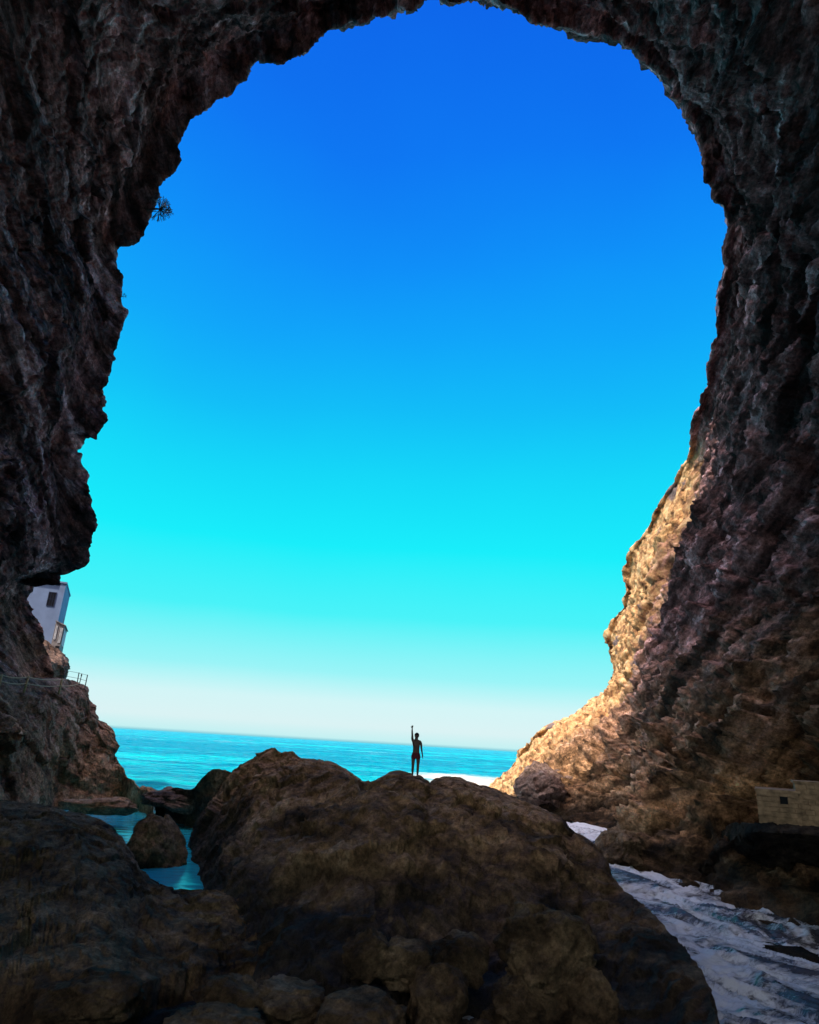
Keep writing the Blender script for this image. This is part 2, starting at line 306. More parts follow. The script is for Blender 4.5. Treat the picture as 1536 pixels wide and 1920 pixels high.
# interior rows
A1 = Lr + (Ls - Lr) * .6 + rad * .55 + np.array([0, -.45, 0])
A2 = Lr * .0 + Ls * .86 + Mr * .14 + rad * 1.5 * (1 - .7 * rightlow[:, None])
B = np.stack([Nr[:, 0] * .9, Nr[:, 1] * 0 - 26, 2 + (Nr[:, 2] - 2) * .56], -1)  # unseen rear end left open and widened to let fill light in
# exterior rows: the cliff face round the mouth, rising to a brow that keeps the afternoon sun out of the cave
brow_h = np.interp(Ls[:, 0], [-60, -24, -14, -6, 0, 10, 22], [24, 23, 15, 8, 3.0, 7, 14]) * (1 - rightlow) + 14 * rightlow
E1 = Lr + rad * .9 + np.array([0, .4, 0])
E2 = Ls + rad * np.maximum(.35 * brow_h[:, None], 2.6) + np.array([0, 1.2, 0]) + rightlow[:, None] * np.array([0, 6, 0])
E3 = Ls + rad * brow_h[:, None] + np.array([0, 0., 0]) + rightlow[:, None] * np.array([0, 10, -4])
E4 = E3 + rad * 3 + np.array([0, -16, 2.0])
E5 = E4 + rad * 2 + np.array([0, -36, 0])
rows = [E5, E4, E3, E2, E1, Lr, A1, A2, Mr, Nr, B]
per = [6, 8, 14, 8, 3, 5, 20, 150, 130, 6]
ones = [1] * 10; ones[7] = 1.25
P = loft(rows, ones, per)
rowid = np.concatenate([np.full(p, i) + np.arange(p) / p for i, p in enumerate(per)] + [[10]])
wgt = np.interp(rowid, [0, 2, 3.5, 5, 6, 7, 7.3, 8, 10], [1.5, 1.3, .5, .05, .12, .45, .8, 1.1, 1.5])[:, None]
wsm = np.interp(rowid, [0, 3, 4, 5, 6, 7, 10], [1.2, 1, .9, .8, 1, 1, 1])[:, None]
Nn = gnorm(P); sgn = np.sign((Nn[80] * (cen - P[80])).sum(-1).mean()) or 1; Nn = Nn * sgn
rl = rightlow[None, :]
wt = wgt * (1 - .0 * rl)
rn = rock_noise(P); lipz = np.interp(rowid, [4, 5, 6.5, 7.4], [1, .35, .35, 1])[:, None]; rn = np.where(rn > 0, rn * lipz, rn)
dsp = rn * wt + wsm * .8 * (.16 * facets(P / .75, 8) + .10 * facets(P / .33, 2))
# beds that rise towards the viewer along the right wall
bd = P @ np.array([[0, -.87, .5], [0, .5, .87], [1, 0, 0]]).T
bw = 1.2 * perlin(P / 5 + 2) + .5 * perlin(P / 2 + 6)
side = np.clip((P[..., 0] - 6) / 5, 0, 1) * wt
dsp = dsp * (1 - .25 * side) + side * (1.35 * fbm(np.stack([bd[..., 0] / 13, (bd[..., 1] + bw) / 3.0, bd[..., 2] / 6], -1), 4, .55, True) + .5 * fbm(np.stack([bd[..., 0] / 5, (bd[..., 1] + bw) / .8, bd[..., 2] / 2], -1), 3, .5, True))
# loose rubbly relief on the outer cliff
dsp = dsp + rl * wsm * (.40 * facets(P / np.array([1.6, 1.6, 1.6]), 6) + .22 * facets(P / .8, 4))
P = P + Nn * dsp[..., None]
npath = np.exp(-((P[..., 1] - 40) / 6.5) ** 2 - ((P[..., 2] - 9.3) / 2.6) ** 2) * (P[..., 0] < -10)
P[..., 0] -= 4.0 * npath
cove = np.exp(-((P[..., 1] - 49) / 8.0) ** 2) * np.clip(1.3 - P[..., 2] / 6, 0, 1) * rl
base_ = np.clip(1.2 - np.maximum(P[..., 2], 0) / 4.5, 0, 1) * np.clip((P[..., 1] - 2) / 6, 0, 1) * np.clip((37 - P[..., 1]) / 5, 0, 1) * (P[..., 0] > 0)
P[..., 0] += 6.0 * cove + 2.2 * base_
nich = np.exp(-(((P[..., 0] - 14.5) / 5) ** 2 + ((P[..., 1] - 26.5) / 4.5) ** 2 + ((P[..., 2] - 3.6) / 2.6) ** 2))
P[..., 0] += 3.4 * nich; P[..., 1] += 1.5 * nich
cave = link_mesh('cave_wall', P, grid_faces(*P.shape[:2]), M_CAVE)
och = np.clip((P[..., 1] - 46 - 1.9 * np.clip(13 - P[..., 2], 0, 13) + 4 * perlin(P / 6)) / 7, 0, 1) * np.clip((P[..., 0] + 2) / 4, 0, 1)
set_attr(cave, 'ochre', och)
tag(cave, 'dark jagged rock of the cave mouth framing the sky, sunlit ochre at its far right end', 'cave', kind='structure')

# ------------------------------------------------------------------ ground in the cave
def heightfield(name, x0, x1, y0, y1, nx, ny, fn, mat):
    X, Y = np.meshgrid(np.linspace(x0, x1, nx), np.linspace(y0, y1, ny)); Z = fn(X, Y)
    o = link_mesh(name, np.stack([X, Y, Z], -1), grid_faces(ny, nx), mat); return o
def gz(X, Y):
    base = np.interp(Y, [-30, 0, 1.5, 5, 9, 13, 17, 20, 30], [3.6, 3.3, 3.2, 2.0, .7, .35, .1, -.9, -1.4])
    base = base - np.clip((X - 5.5 - (16 - Y) * .12) / 2.0, 0, 1) * (base + 1.6)
    Q = np.stack([X, Y, X * 0], -1)
    return base + .30 * fbm(Q / 2.2, 4) + .18 * facets(Q / 1.1, 1) + .08 * facets(Q / .4, 2)
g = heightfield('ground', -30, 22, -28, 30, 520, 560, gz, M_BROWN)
tag(g, 'dark uneven rock floor of the cave', 'ground', kind='structure')

def rock_sheet(name, crest, foot, back=(0, 6, -5), bulge=.8, n=500, per=(14, 90), amp=1.0, mat=None, backz=-1.2, lowf=.35):
    C = np.array([at(*c) for c in crest]); Ft = np.array([p for p in foot])
    C = resample(C, n); Ft = smoothrow(resample(Ft, n), 15)
    Cs = smoothrow(C, 21)
    Bk = Cs + np.array(back); Bk[:, 2] = np.minimum(Bk[:, 2], backz)
    B1 = Cs * .75 + Bk * .25 + np.array([0, 0, .25])
    hgt = np.clip((Cs[:, 2:3] - Ft[:, 2:3]) / 2.6, .05, 1); hz = np.array([[0, 0, 1.0]]) * hgt
    m1 = Cs * .82 + Ft * .18 + hz * bulge * .45; m2 = Cs * .5 + Ft * .5 + hz * bulge
    Fd = Ft + (Ft - Cs) * .08; Fd[:, 2] = -1.0
    rows = [Bk, B1, C, m1, m2, Ft, Fd]; per = [10, 6, int(per[1] * .3), int(per[1] * .4), int(per[1] * .4), 5]
    P = loft(rows, [1, 1, 1.2, 1, 1, 1], per)
    rid = np.concatenate([np.full(p, i) + np.arange(p) / p for i, p in enumerate(per)] + [[6]])
    w = np.interp(rid, [0, 1.5, 2, 2.6, 3.2, 5, 6], [.6, .4, .26, .75, 1.35, .9, .5])[:, None]
    Nn = gnorm(P)
    if Nn[40, :, 2].mean() < 0: Nn = -Nn
    d = rock_noise(P + 40, .45 * amp, .75 * amp, 1.0) * w
    d = np.where(d > 0, d * np.interp(rid, [0, 1, 2, 2.6, 3.6], [.2, .2, .25, .35, .8])[:, None], d)
    d = d * np.clip(hgt[:, 0] * 1.6, lowf, 1)[None, :] + .05 * facets(P / .35, 9)
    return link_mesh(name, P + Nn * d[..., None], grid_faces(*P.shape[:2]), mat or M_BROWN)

# great mound in the middle
crest = [(284,1500,46),(300,1490,45),(325,1478,43),(345,1480,42),(362,1480,41),(378,1460,40),(400,1442,39),(425,1445,38),(455,1455,37),(470,1430,36),(490,1415,35),(503,1409,34.5),(515,1403,34),(530,1412,34),(548,1408,33),(560,1420,33),(590,1425,32),(620,1428,31),
 (650,1445,30),(680,1465,29.5),(693,1471,29),(715,1465,28),(728,1454,27.5),(740,1448,27),(752,1448,27),(765,1452,27),(778,1455,27),(790,1458,27),(799,1466,27.3),(806,1469,27.6),(815,1463,28),(835,1458,28),(862,1458,28),(880,1467,28),(900,1473,28),(925,1480,28),(960,1495,27.5),(1010,1515,27),(1050,1532,26),(1065,1548,25.5),(1080,1562,25),
 (1110,1582,24),(1135,1610,23),(1150,1648,21),(1198,1688,19),(1250,1738,17),(1300,1800,15),(1330,1850,13.5),(1342,1890,12.5),(1352,1940,11.6),(1360,2000,10.6)]
foot = [gr(292,1522),gr(305,1527),gr(315,1532),gr(325,1537),gr(337,1541),gr(350,1545),gr(362,1549),gr(372,1553),gr(376,1562),gr(374,1575),gr(360,1583),gr(363,1600),gr(370,1615),gr(378,1622),gr(380,1640),gr(386,1655),gr(391,1668),gr(405,1700,.3),
 gr(430,1745,.4),gr(460,1790,.5),gr(490,1820,.6),gr(540,1840,.6),gr(590,1850,.6),gr(620,1855,.6),gr(650,1860,.6),gr(680,1860,.6),gr(700,1860,.6),gr(720,1860,.6),gr(745,1860,.6),gr(770,1860,.6),gr(790,1860,.6),gr(820,1860,.6),gr(850,1860,.6),gr(870,1860,.6),gr(900,1860,.6),gr(930,1870,.6),gr(960,1880,.6),gr(1000,1890,.6),gr(1040,1900,.6),gr(1060,1900,.6),gr(1090,1900,.6),
 gr(1110,1910,.6),gr(1130,1920,.6),gr(1150,1930,.6),gr(1170,1940,.6),gr(1190,1950,.6),gr(1210,1960,.6),gr(1225,1980,.6),gr(1240,2000,.6),gr(1250,2020,.6),gr(1260,2040,.6)]
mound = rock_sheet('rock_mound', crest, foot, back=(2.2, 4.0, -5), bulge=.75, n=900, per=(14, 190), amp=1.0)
tag(mound, 'huge brown rock mound with a jagged crest that the person stands on', 'rock')

# bank on the near left
crest = [(-120,1490,31),(-60,1494,30.5),(0,1500,30),(50,1506,29.5),(90,1510,29),(120,1522,28.5),(150,1526,28.3),(180,1535,28),(207,1549,27.4),(230,1572,26.4),(262,1625,24.4),(300,1657,23.4),(330,1667,23),(365,1671,22.8),(395,1671,22.6),(430,1668,22.8),(470,1660,23),(520,1650,23.5)]
foot = [gr(-160,1760,.8),gr(-100,1800,.8),gr(-40,1830,.8),gr(20,1850,.8),gr(60,1860,.8),gr(100,1870,.8),gr(140,1870,.8),gr(180,1870,.8),gr(215,1865,.8),gr(250,1850,.7),gr(280,1840,.7),gr(310,1830,.6),gr(340,1820,.6),gr(370,1810,.6),gr(400,1800,.6),gr(430,1800,.6),gr(470,1800,.6),gr(510,1800,.6)]
o = rock_sheet('rock_bank', crest, foot, back=(0, 1.6, -3), bulge=.35, n=420, per=(14, 140), amp=1.0, lowf=.8, mat=M_BANK)
tag(o, 'sloping dark brown rock bank at the lower left, in front of the pool', 'rock')

# headland below the house on the left
crest = [(-120,1262,34),(-60,1264,37),(0,1266,40),(40,1270,43.5),(80,1272,46.5),(118,1273,49),(135,1276,51),(150,1282,51.5),(163,1287,52),(166,1292,52),(165,1303,52),(170,1316,52),(180,1324,52),(176,1338,52),(184,1350,52),(200,1356,52),(211,1367,52),(215,1378,52),(214,1400,52),(216,1422,51.5),(226,1436,51),(232,1442,50.5),(236,1456,50),(248,1464,49),(262,1480,48),(276,1482,47),(284,1489,46),(291,1500,45)]
foot = [gr(-160,1620),gr(-120,1600),gr(-80,1585),gr(-40,1570),gr(-20,1560),gr(0,1550),gr(20,1544),gr(40,1538),gr(60,1530),gr(80,1522),gr(95,1517),gr(110,1517),gr(120,1516),gr(135,1516),gr(150,1516),gr(165,1515),gr(180,1514),gr(195,1513),gr(205,1513),gr(215,1512),gr(225,1511),gr(235,1510),gr(245,1510),gr(255,1509),gr(265,1509),gr(275,1509),gr(285,1508),gr(292,1508)]
o = rock_sheet('headland', crest, foot, back=(-2, 5, -8), bulge=.9, n=620, per=(14, 130), amp=1.0, mat=M_HEAD)
tag(o, 'brown rocky headland with a ledge path below the white house', 'headland', kind='structure')

# ------------------------------------------------------------------ boulders
def boulder(name, c, r, seed, mat=None, sub=5, amp=1.0, rot=0, label=None, group=None, cat='boulder', taper=0.0):
    bm = bmesh.new(); bmesh.ops.create_icosphere(bm, subdivisions=sub, radius=1)
    V = np.array([v.co[:] for v in bm.verts]); Fs = [[v.index for v in f.verts] for f in bm.faces]; bm.free()
    rs = np.random.RandomState(seed); s = (r[0] + r[1] + r[2]) / 3
    K = rs.normal(size=(9, 3)); K /= np.linalg.norm(K, axis=1)[:, None]; D = .66 + .3 * rs.rand(9)
    for k, d in zip(K, D):                                  # break flats off the ball
        t = V @ k; V = V - np.maximum(t - d, 0)[:, None] * k * .8
    Q = V * s + seed * 13.1
    d = amp * (.26 * fbm(V * 1.2 + seed * 3.3, 3) + (.17 * facets(Q / (s * .6)) + .06 * facets(Q / (s * .22), 2)) + .03 * fbm(Q / (s * .12), 3))
    V = V * (1 + d[:, None]); V[:, :2] *= (1 - taper * V[:, 2:3]); V = V * np.array(r)
    ca, sa = math.cos(rot), math.sin(rot); V = V @ np.array([[ca, sa, 0], [-sa, ca, 0], [0, 0, 1]])
    o = link_mesh(name, V, Fs, mat or M_STONE); o.location = tuple(c)
    tag(o, label, cat, group); return o
def bpx(px, py, wpx, hpx, z, seed, label, deep=1.0, sub=5, mat=None, group=None, amp=1.0, name='boulder', taper=0.0):
    p = gr(px, py, z); dist = (p - CAMP) @ FWD; k = dist / F_PX
    return boulder(name, p, (wpx * k, wpx * k * deep, hpx * k * 1.08), seed, mat=mat, sub=sub, label=label, group=group, amp=amp, rot=seed * .7, taper=taper)
# between the two arms of the pool
b0 = bpx(286,1602,62,62,.3,3,'large rounded boulder standing in the pool between its two arms', 1.0, 6, taper=.16, amp=.7, mat=M_BANK)
bpx(690,1790,44,36,1.3,11,'dim boulder at the back of the foreground rocks, left of the pale-topped stone')
bpx(752,1806,60,40,1.2,12,'pale-topped boulder beside the round one at the bottom centre')
bpx(858,1800,58,42,1.2,13,'brown rounded boulder right of the pale-topped stone')
bpx(822,1880,62,50,.9,14,'rounded boulder lying in front, at the bottom centre')
bpx(680,1915,96,42,.9,15,'broad rounded boulder cut by the bottom edge, left of centre',.8)
bpx(545,1880,74,34,.8,16,'low flat boulder behind the broad one at the bottom')
bpx(430,1868,62,30,.8,17,'small dark boulder at the lower left of the floor')
bpx(180,1885,90,46,.9,18,'wide dark brown boulder in the bottom left corner')
bpx(400,1925,90,30,.8,19,'low brown boulder at the bottom edge, between the corner one and the broad one')
bpx(1030,1782,98,68,1.6,20,'big rough brown boulder leaning on the foot of the mound',.9,6)
bpx(990,1880,64,40,.9,21,'small boulder below the big rough one')
bpx(1100,1890,70,52,.9,22,'squat boulder at the foot of the mound, beside the channel side')
bpx(1495,1806,62,22,.0,23,'flat black rock awash in the white water of the channel',1.3, mat=M_SHELF)
# smaller stones strewn over the floor
protos = [boulder('stone', (0, -8 - i, 3.2), (1, 1.15, .8), 60 + i, sub=4, amp=1.2) for i in range(4)]
rs_ = random.Random(12)
for i in range(60):
    px_, py_ = rs_.uniform(380, 1160), rs_.uniform(1845, 1925); p_ = gr(px_, py_, .75)
    o_ = protos[i] if i < 4 else protos[i % 4].copy()
    if i >= 4: COL.objects.link(o_)
    k_ = rs_.uniform(.10, .30); o_.scale = (k_, k_ * rs_.uniform(.8, 1.2), k_ * rs_.uniform(.7, 1)); o_.rotation_euler = (rs_.uniform(-.3, .3), rs_.uniform(-.3, .3), rs_.uniform(0, 6.28))
    o_.location = (p_[0], p_[1], float(gz(np.array([p_[0]]), np.array([p_[1]]))[0]) + k_ * .35)
    tag(o_, 'small dark stone lying loose among the boulders on the cave floor', 'stone', 'small loose stones on the cave floor')
# reddish rocks at the foot of the right-hand slope
M_PINK = rock_mat('pink_rock', [(.04, .024, .018), (.13, .082, .062), (.22, .145, .115), (.38, .28, .23)])
boulder('boulder', at(1018,1478,60), (2.3,3.0,1.9), 31, mat=M_PINK, sub=6, taper=.35, label='pointed reddish rock at the foot of the sunlit slope', amp=1.1)
boulder('boulder', at(1092,1484,60), (2.3,2.6,1.6), 32, mat=M_PINK, sub=6, label='dark rounded rock just above the far end of the channel', amp=1.0)
boulder('boulder', at(1165,1596,36), (1.25,1.8,1.0), 33, sub=6, label='brown boulder at the water edge where the channel narrows', amp=1.0)
# low rocks behind the pool
boulder('boulder', at(318,1498,43.5), (1.5,1.8,.55), 34, mat=M_PINK, label='low reddish rock behind the pool, right of the railing', amp=1.0)
boulder('boulder', at(352,1508,42.5), (1.6,1.1,.5), 35, mat=M_PINK, label='reddish rock sloping into the right arm of the pool', amp=1.0)
boulder('boulder', at(185,1513,39.5), (2.0,1.3,.5), 36, mat=M_HEAD, label='low rock at the left end of the pool under the headland', amp=1.0)
# outcrop that carries the house
boulder('outcrop', at(66,1254,57), (2.2,3.5,2.0), 41, mat=M_HEAD, sub=6, label='rock outcrop directly under the white house', amp=.8, cat='rock')

# ------------------------------------------------------------------ water
def water_mat(name, deep, shallow, foam, rough=.25, ior=1.33, bumpscale=2.0, bump=.4, bdist=.1, fr=.7, f0=.78, f1=1.12, fs=2.9, fm=1.0):
    m, nt, b = mat_new(name); L = nt.links; geo = N(nt, 'ShaderNodeNewGeometry')
    a = N(nt, 'ShaderNodeAttribute', attribute_name='foam'); s = N(nt, 'ShaderNodeAttribute', attribute_name='shallow')
    m1 = N(nt, 'ShaderNodeMix', data_type='RGBA'); m1.inputs[6].default_value = (*deep, 1); m1.inputs[7].default_value = (*shallow, 1); L.new(s.outputs['Fac'], m1.inputs['Factor'])
    m2 = N(nt, 'ShaderNodeMix', data_type='RGBA'); m2.inputs[7].default_value = (*foam, 1); L.new(m1.outputs[2], m2.inputs[6])
    mp = N(nt, 'ShaderNodeMapping'); mp.inputs['Scale'].default_value = (.45, 1, 1); L.new(geo.outputs['Position'], mp.inputs['Vector'])
    fn = N(nt, 'ShaderNodeTexNoise', Scale=fs, Detail=12.0, Roughness=.78, Distortion=1.2); L.new(mp.outputs[0], fn.inputs['Vector'])
    ad = N(nt, 'ShaderNodeMath', operation='MULTIPLY_ADD'); ad.inputs[1].default_value = fm; L.new(fn.outputs[0], ad.inputs[0]); L.new(a.outputs['Fac'], ad.inputs[2])
    mr = N(nt, 'ShaderNodeMapRange'); mr.inputs['From Min'].default_value = f0; mr.inputs['From Max'].default_value = f1; L.new(ad.outputs[0], mr.inputs['Value'])
    L.new(mr.outputs[0], m2.inputs['Factor']); L.new(m2.outputs[2], b.inputs['Base Color'])
    rr = N(nt, 'ShaderNodeMapRange'); rr.inputs['To Min'].default_value = rough; rr.inputs['To Max'].default_value = fr; L.new(mr.outputs[0], rr.inputs['Value']); L.new(rr.outputs[0], b.inputs['Roughness'])
    b.inputs['IOR'].default_value = ior
    bn = N(nt, 'ShaderNodeTexNoise', Scale=bumpscale, Detail=8.0, Roughness=.62); L.new(mp.outputs[0], bn.inputs['Vector'])
    bp = N(nt, 'ShaderNodeBump', Strength=bump, Distance=bdist); L.new(bn.outputs[0], bp.inputs['Height']); L.new(bp.outputs[0], b.inputs['Normal'])
    return m
M_SEA = water_mat('sea_water', (.0, .17, .27), (.0, .42, .45), (.66, .60, .50), rough=.25, ior=1.17, bumpscale=.6, bump=1.0, bdist=2.2)
M_POOL = water_mat('pool_water', (.02, .45, .60), (.02, .50, .62), (.8, .8, .8), rough=.05, ior=1.6, bumpscale=3.0, bump=.25, bdist=.05)
M_CHAN = water_mat('channel_water', (.022, .020, .020), (.045, .050, .060), (.53, .55, .60), rough=.18, bumpscale=5, bump=.6, bdist=.12, f0=1.16, f1=1.66, fs=3.4, fm=2.4)

yy = 54 * np.exp(np.linspace(0, math.log(30000 / 54), 1150)); uu = np.linspace(-1, 1, 560)
Y = np.repeat(yy[:, None], 560, 1); X = uu[None, :] * (yy[:, None] * .85 + 8)
Q = np.stack([X * .42, Y, X * 0], -1)
fade = np.clip((Y - 54) / 5, 0, 1)
Z = fade * (.55 * fbm(Q / 8, 3) + .30 * fbm(Q / 2.6 + 3, 3, .5, True) - .1) * np.clip(1.3 - Y / 1600, .25, 1)
Z = Z + .5 * np.clip((Y - 150) / 200, 0, 1) * fbm(np.stack([X * .2, Y, X * 0], -1) / 22, 2, .5, True) * (Y < 4000) - .1 * (1 - fade)
sea = link_mesh('sea', np.stack([X, Y, Z], -1), grid_faces(*X.shape), M_SEA)
streak = fbm(np.stack([X * .12, Y, X * 0], -1) / 9 + 7, 4)
foam = .03 + .30 * np.clip(fbm(np.stack([X * .1, Y, X * 0 + 9], -1) / 16, 4) - .12, 0, 1) + .55 * np.clip(Z - .28, 0, 1) + .55 * np.clip(streak - .25, 0, 1)
shore = np.exp(-(((X - 13) / 17) ** 2 + ((Y - 120) / 38) ** 2) * 1.2)
near = np.clip((95 - Y) / 45, 0, 1)
foam = foam + 1.0 * np.clip(shore - .30, 0, .6) * (1.0 + .9 * fbm(Q / 9 + 4, 3)) + .10 * near
set_attr(sea, 'foam', foam); pat = sum(a_ * fbm(np.stack([X * .16 / S_, Y / S_, X * 0 + S_], -1), 3) for S_, a_ in ((3, .8), (9, .8), (30, .8), (110, .7), (400, .6)))
set_attr(sea, 'shallow', np.clip((260 - Y) / 230, 0, 1) * .7 + .10 + 1.25 * pat)
tag(sea, 'turquoise sea out to the horizon', 'sea', kind='structure')

X, Y = np.meshgrid(np.linspace(-30, -3, 260), np.linspace(17, 58, 380)); Q = np.stack([X * .6, Y, X * 0], -1)
pool = link_mesh('tide_pool', np.stack([X, Y, .012 * fbm(Q / .5, 3)], -1), grid_faces(*X.shape), M_POOL)
set_attr(pool, 'foam', X * 0); set_attr(pool, 'shallow', X * 0 + .3)
tag(pool, 'calm blue rock pool on the left', 'water', kind='structure')

X, Y = np.meshgrid(np.linspace(1.5, 26, 520), np.linspace(2, 66, 1000))
cx = np.interp(Y, [2, 15, 25, 40, 60], [11, 10.5, 9.5, 9, 8.5])
Q = np.stack([(X - cx) * 1.0 + .3 * Y, Y * .5, X * 0], -1)
wr = np.stack([perlin(Q / 2 + 4), perlin(Q / 2 + 8), Q[..., 2]], -1)
h = .34 * fbm((Q + wr) / 2.6, 3) + .34 * fbm((Q + wr) / 1.1, 4, .55, True) + .04 * fbm((Q + wr) / .3, 3)
f = -.42 - .35 * np.clip((X - 8.5) / 4, 0, 1) * np.clip((22 - Y) / 8, 0, 1) + 1.5 * fbm((Q + wr * 1.4) / 1.8 + 11, 4, .6, True) - .12 + .4 * fbm(Q / 5 + 3, 2) + .22 * np.clip((Y - 26) / 8, 0, 1) + .2 * np.exp(-((X - 7.8) ** 2 + ((Y - 18) / 2.5) ** 2) / 3)
chan = link_mesh('channel_water', np.stack([X, Y, h + .05], -1), grid_faces(*X.shape), M_CHAN)
set_attr(chan, 'foam', f * .75); set_attr(chan, 'shallow', np.clip(.5 + h, 0, 1))
tag(chan, 'churning white water in the channel on the right', 'water', kind='structure')

# ------------------------------------------------------------------ thing helpers
def thing(name, label, cat, loc=(0, 0, 0), rz=0.0, group=None):
    o = bpy.data.objects.new(name, None); COL.objects.link(o); o.location = tuple(loc); o.rotation_euler = (0, 0, rz)
    o.empty_display_size = .2; return tag(o, label, cat, group)
def box_vf(x0, x1, y0, y1, z0, z1):
    V = [(x0, y0, z0), (x1, y0, z0), (x1, y1, z0), (x0, y1, z0), (x0, y0, z1), (x1, y0, z1), (x1, y1, z1), (x0, y1, z1)]
    return V, [(0, 3, 2, 1), (4, 5, 6, 7), (0, 1, 5, 4), (1, 2, 6, 5), (2, 3, 7, 6), (3, 0, 4, 7)]
class MB:
    def __init__(s): s.V = []; s.F = []
    def add(s, V, F):
        n = len(s.V); s.V += [tuple(v) for v in V]; s.F += [tuple(i + n for i in f) for f in F]; return s
    def box(s, *a): return s.add(*box_vf(*a))
    def tube(s, pts, rad, k=7):
        pts = [Vector(p) for p in pts]; rads = rad if isinstance(rad, (list, tuple)) else [rad] * len(pts); V = []
        for i, p in enumerate(pts):
            t = (pts[min(i + 1, len(pts) - 1)] - pts[max(i - 1, 0)]).normalized(); a = t.orthogonal().normalized()
            if i and abs(t.dot(Vector((0, 0, 1)))) < .98: pass
            u = Vector((0, 0, 1)) if abs(t.z) < .9 else Vector((1, 0, 0)); a = (u - t * u.dot(t)).normalized(); b = t.cross(a)
            for j in range(k):
                an = 2 * math.pi * j / k; V.append(p + (a * math.cos(an) + b * math.sin(an)) * rads[i])
        F = [(i * k + j, i * k + (j + 1) % k, (i + 1) * k + (j + 1) % k, (i + 1) * k + j) for i in range(len(pts) - 1) for j in range(k)]
        F += [tuple(range(k))[::-1], tuple((len(pts) - 1) * k + j for j in range(k))]
        return s.add(V, F)
    def build(s, name, mat, parent=None, smooth=False): return link_mesh(name, s.V, s.F, mat, parent, smooth)

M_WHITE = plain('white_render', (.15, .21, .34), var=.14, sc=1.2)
M_GREYW = plain('grey_timber', (.22, .20, .20), var=.3, sc=5)
M_DARK = plain('dark_opening', (.010, .011, .014), rough=.7, spec=.1)
M_FRAME = plain('window_frame_paint', (.018, .024, .045), rough=.8, spec=.1)
M_PALE = plain('pale_slats', (.68, .68, .70))
M_POST = plain('post_metal', (.05, .055, .06), rough=.6)
M_ROPE = plain('rope_fibre', (.42, .30, .17), var=.2, sc=20)
M_RPOST = plain('wood_post', (.42, .30, .15), var=.25, sc=12)
M_CONC = plain('old_concrete', (.26, .185, .12), var=.55, sc=5)
M_HUT = plain('hut_stone', (.27, .18, .115), var=.55, sc=4)
M_SKIN = plain('skin', (.15, .088, .07), rough=.6, var=.08); M_SHORT = plain('dark_red_cloth', (.16, .02, .035), var=.2, sc=30); M_HAIR = plain('dark_hair', (.02, .013, .01), var=.3, sc=60)
M_TWIG = plain('twig', (.07, .05, .045)); M_FLOW = plain('pale_flower', (.72, .66, .60), var=.1, sc=30)

# ------------------------------------------------------------------ the white house on the ledge
hp = at(94, 1222, 60); hrot = math.radians(22)
hs = thing('house', 'tall white house with one barred window tucked under the cave rock on the left', 'house', hp, hrot)
z1 = at(119, 1103, 62)[2] - hp[2]
mb = MB(); mb.box(-4.2, 0, 0, 6.5, -1.5, z1 - .2)
mb.box(-.35, .10, -.12, 6.6, -1.5, z1 + .02).box(-4.3, .16, -.2, 6.7, z1 + .021, z1 + .16)
mb.build('wall', M_WHITE, hs)
wz = at(88, 1124, 60)[2] - hp[2]
def window(parent, x, z, w, h, bars):
    f = MB(); t = .06
    f.box(x - w / 2, x + w / 2, -.05, .03, z - h / 2, z - h / 2 + t).box(x - w / 2, x + w / 2, -.05, .03, z + h / 2 - t, z + h / 2)
    f.box(x - w / 2, x - w / 2 + t, -.05, .03, z - h / 2 + t, z + h / 2 - t).box(x + w / 2 - t, x + w / 2, -.05, .03, z - h / 2 + t, z + h / 2 - t)
    for i in range(1, bars): q = x - w / 2 + w * i / bars; f.box(q - .025, q + .025, -.05, .02, z - h / 2 + t, z + h / 2 - t)
    f.box(x - w / 2 + t, x + w / 2 - t, -.045, .015, z - .03, z + .03)
    o = f.build('window', M_FRAME, parent)
    MB().box(x - w / 2 + t, x + w / 2 - t, -.02, .005, z - h / 2 + t, z + h / 2 - t).build('pane', M_DARK, o)
window(hs, -.80, wz, .62, 1.25, 3)
MB().box(-1.5, -1.05, -.03, .03, .35, .85).build('vent', M_DARK, hs)
# lean-to with slatted shutters at its seaward end
ap = at(93, 1221, 58.8)
an = thing('annex', 'small grey lean-to with white slatted shutters beside the tall white house', 'shed', ap, hrot)
m_ = MB(); hA = at(108, 1166, 59)[2] - ap[2]
V = [(0, 0, -.6), (.72, 0, -.6), (.72, 4, -.6), (0, 4, -.6), (0, 0, hA), (.72, 0, hA - .28), (.72, 4, hA - .28), (0, 4, hA)]
m_.add(V, [(0, 3, 2, 1), (4, 5, 6, 7), (0, 1, 5, 4), (1, 2, 6, 5), (2, 3, 7, 6), (3, 0, 4, 7)]).build('wall', M_GREYW, an)
m_ = MB(); m_.add([(-.05, -.12, hA + .02), (.82, -.12, hA - .31), (.82, 4.1, hA - .31), (-.05, 4.1, hA + .02), (-.05, -.12, hA + .09), (.82, -.12, hA - .24), (.82, 4.1, hA - .24), (-.05, 4.1, hA + .09)],
   [(0, 3, 2, 1), (4, 5, 6, 7), (0, 1, 5, 4), (1, 2, 6, 5), (2, 3, 7, 6), (3, 0, 4, 7)]).build('roof', M_GREYW, an)
for (xa, xb, za, zb) in ((.06, .24, 1.0, hA - .35), (.44, .66, .75, hA - .5)):
    sh = MB(); n = 3
    for i in range(n): q = xa + (xb - xa) * (i + .25) / n; sh.box(q, q + (xb - xa) / n * .5, -.05, -.002, za, zb)
    o = sh.build('shutter', M_PALE, an); MB().box(xa - .02, xb + .01, -.0018, .01, za - .02, zb + .02).build('opening', M_DARK, o)
for i in range(3):
    MB().box(.735, .76, .4 + i * 1.1, 1.1 + i * 1.1, .7, hA - .55).build('shutter', M_PALE, an)
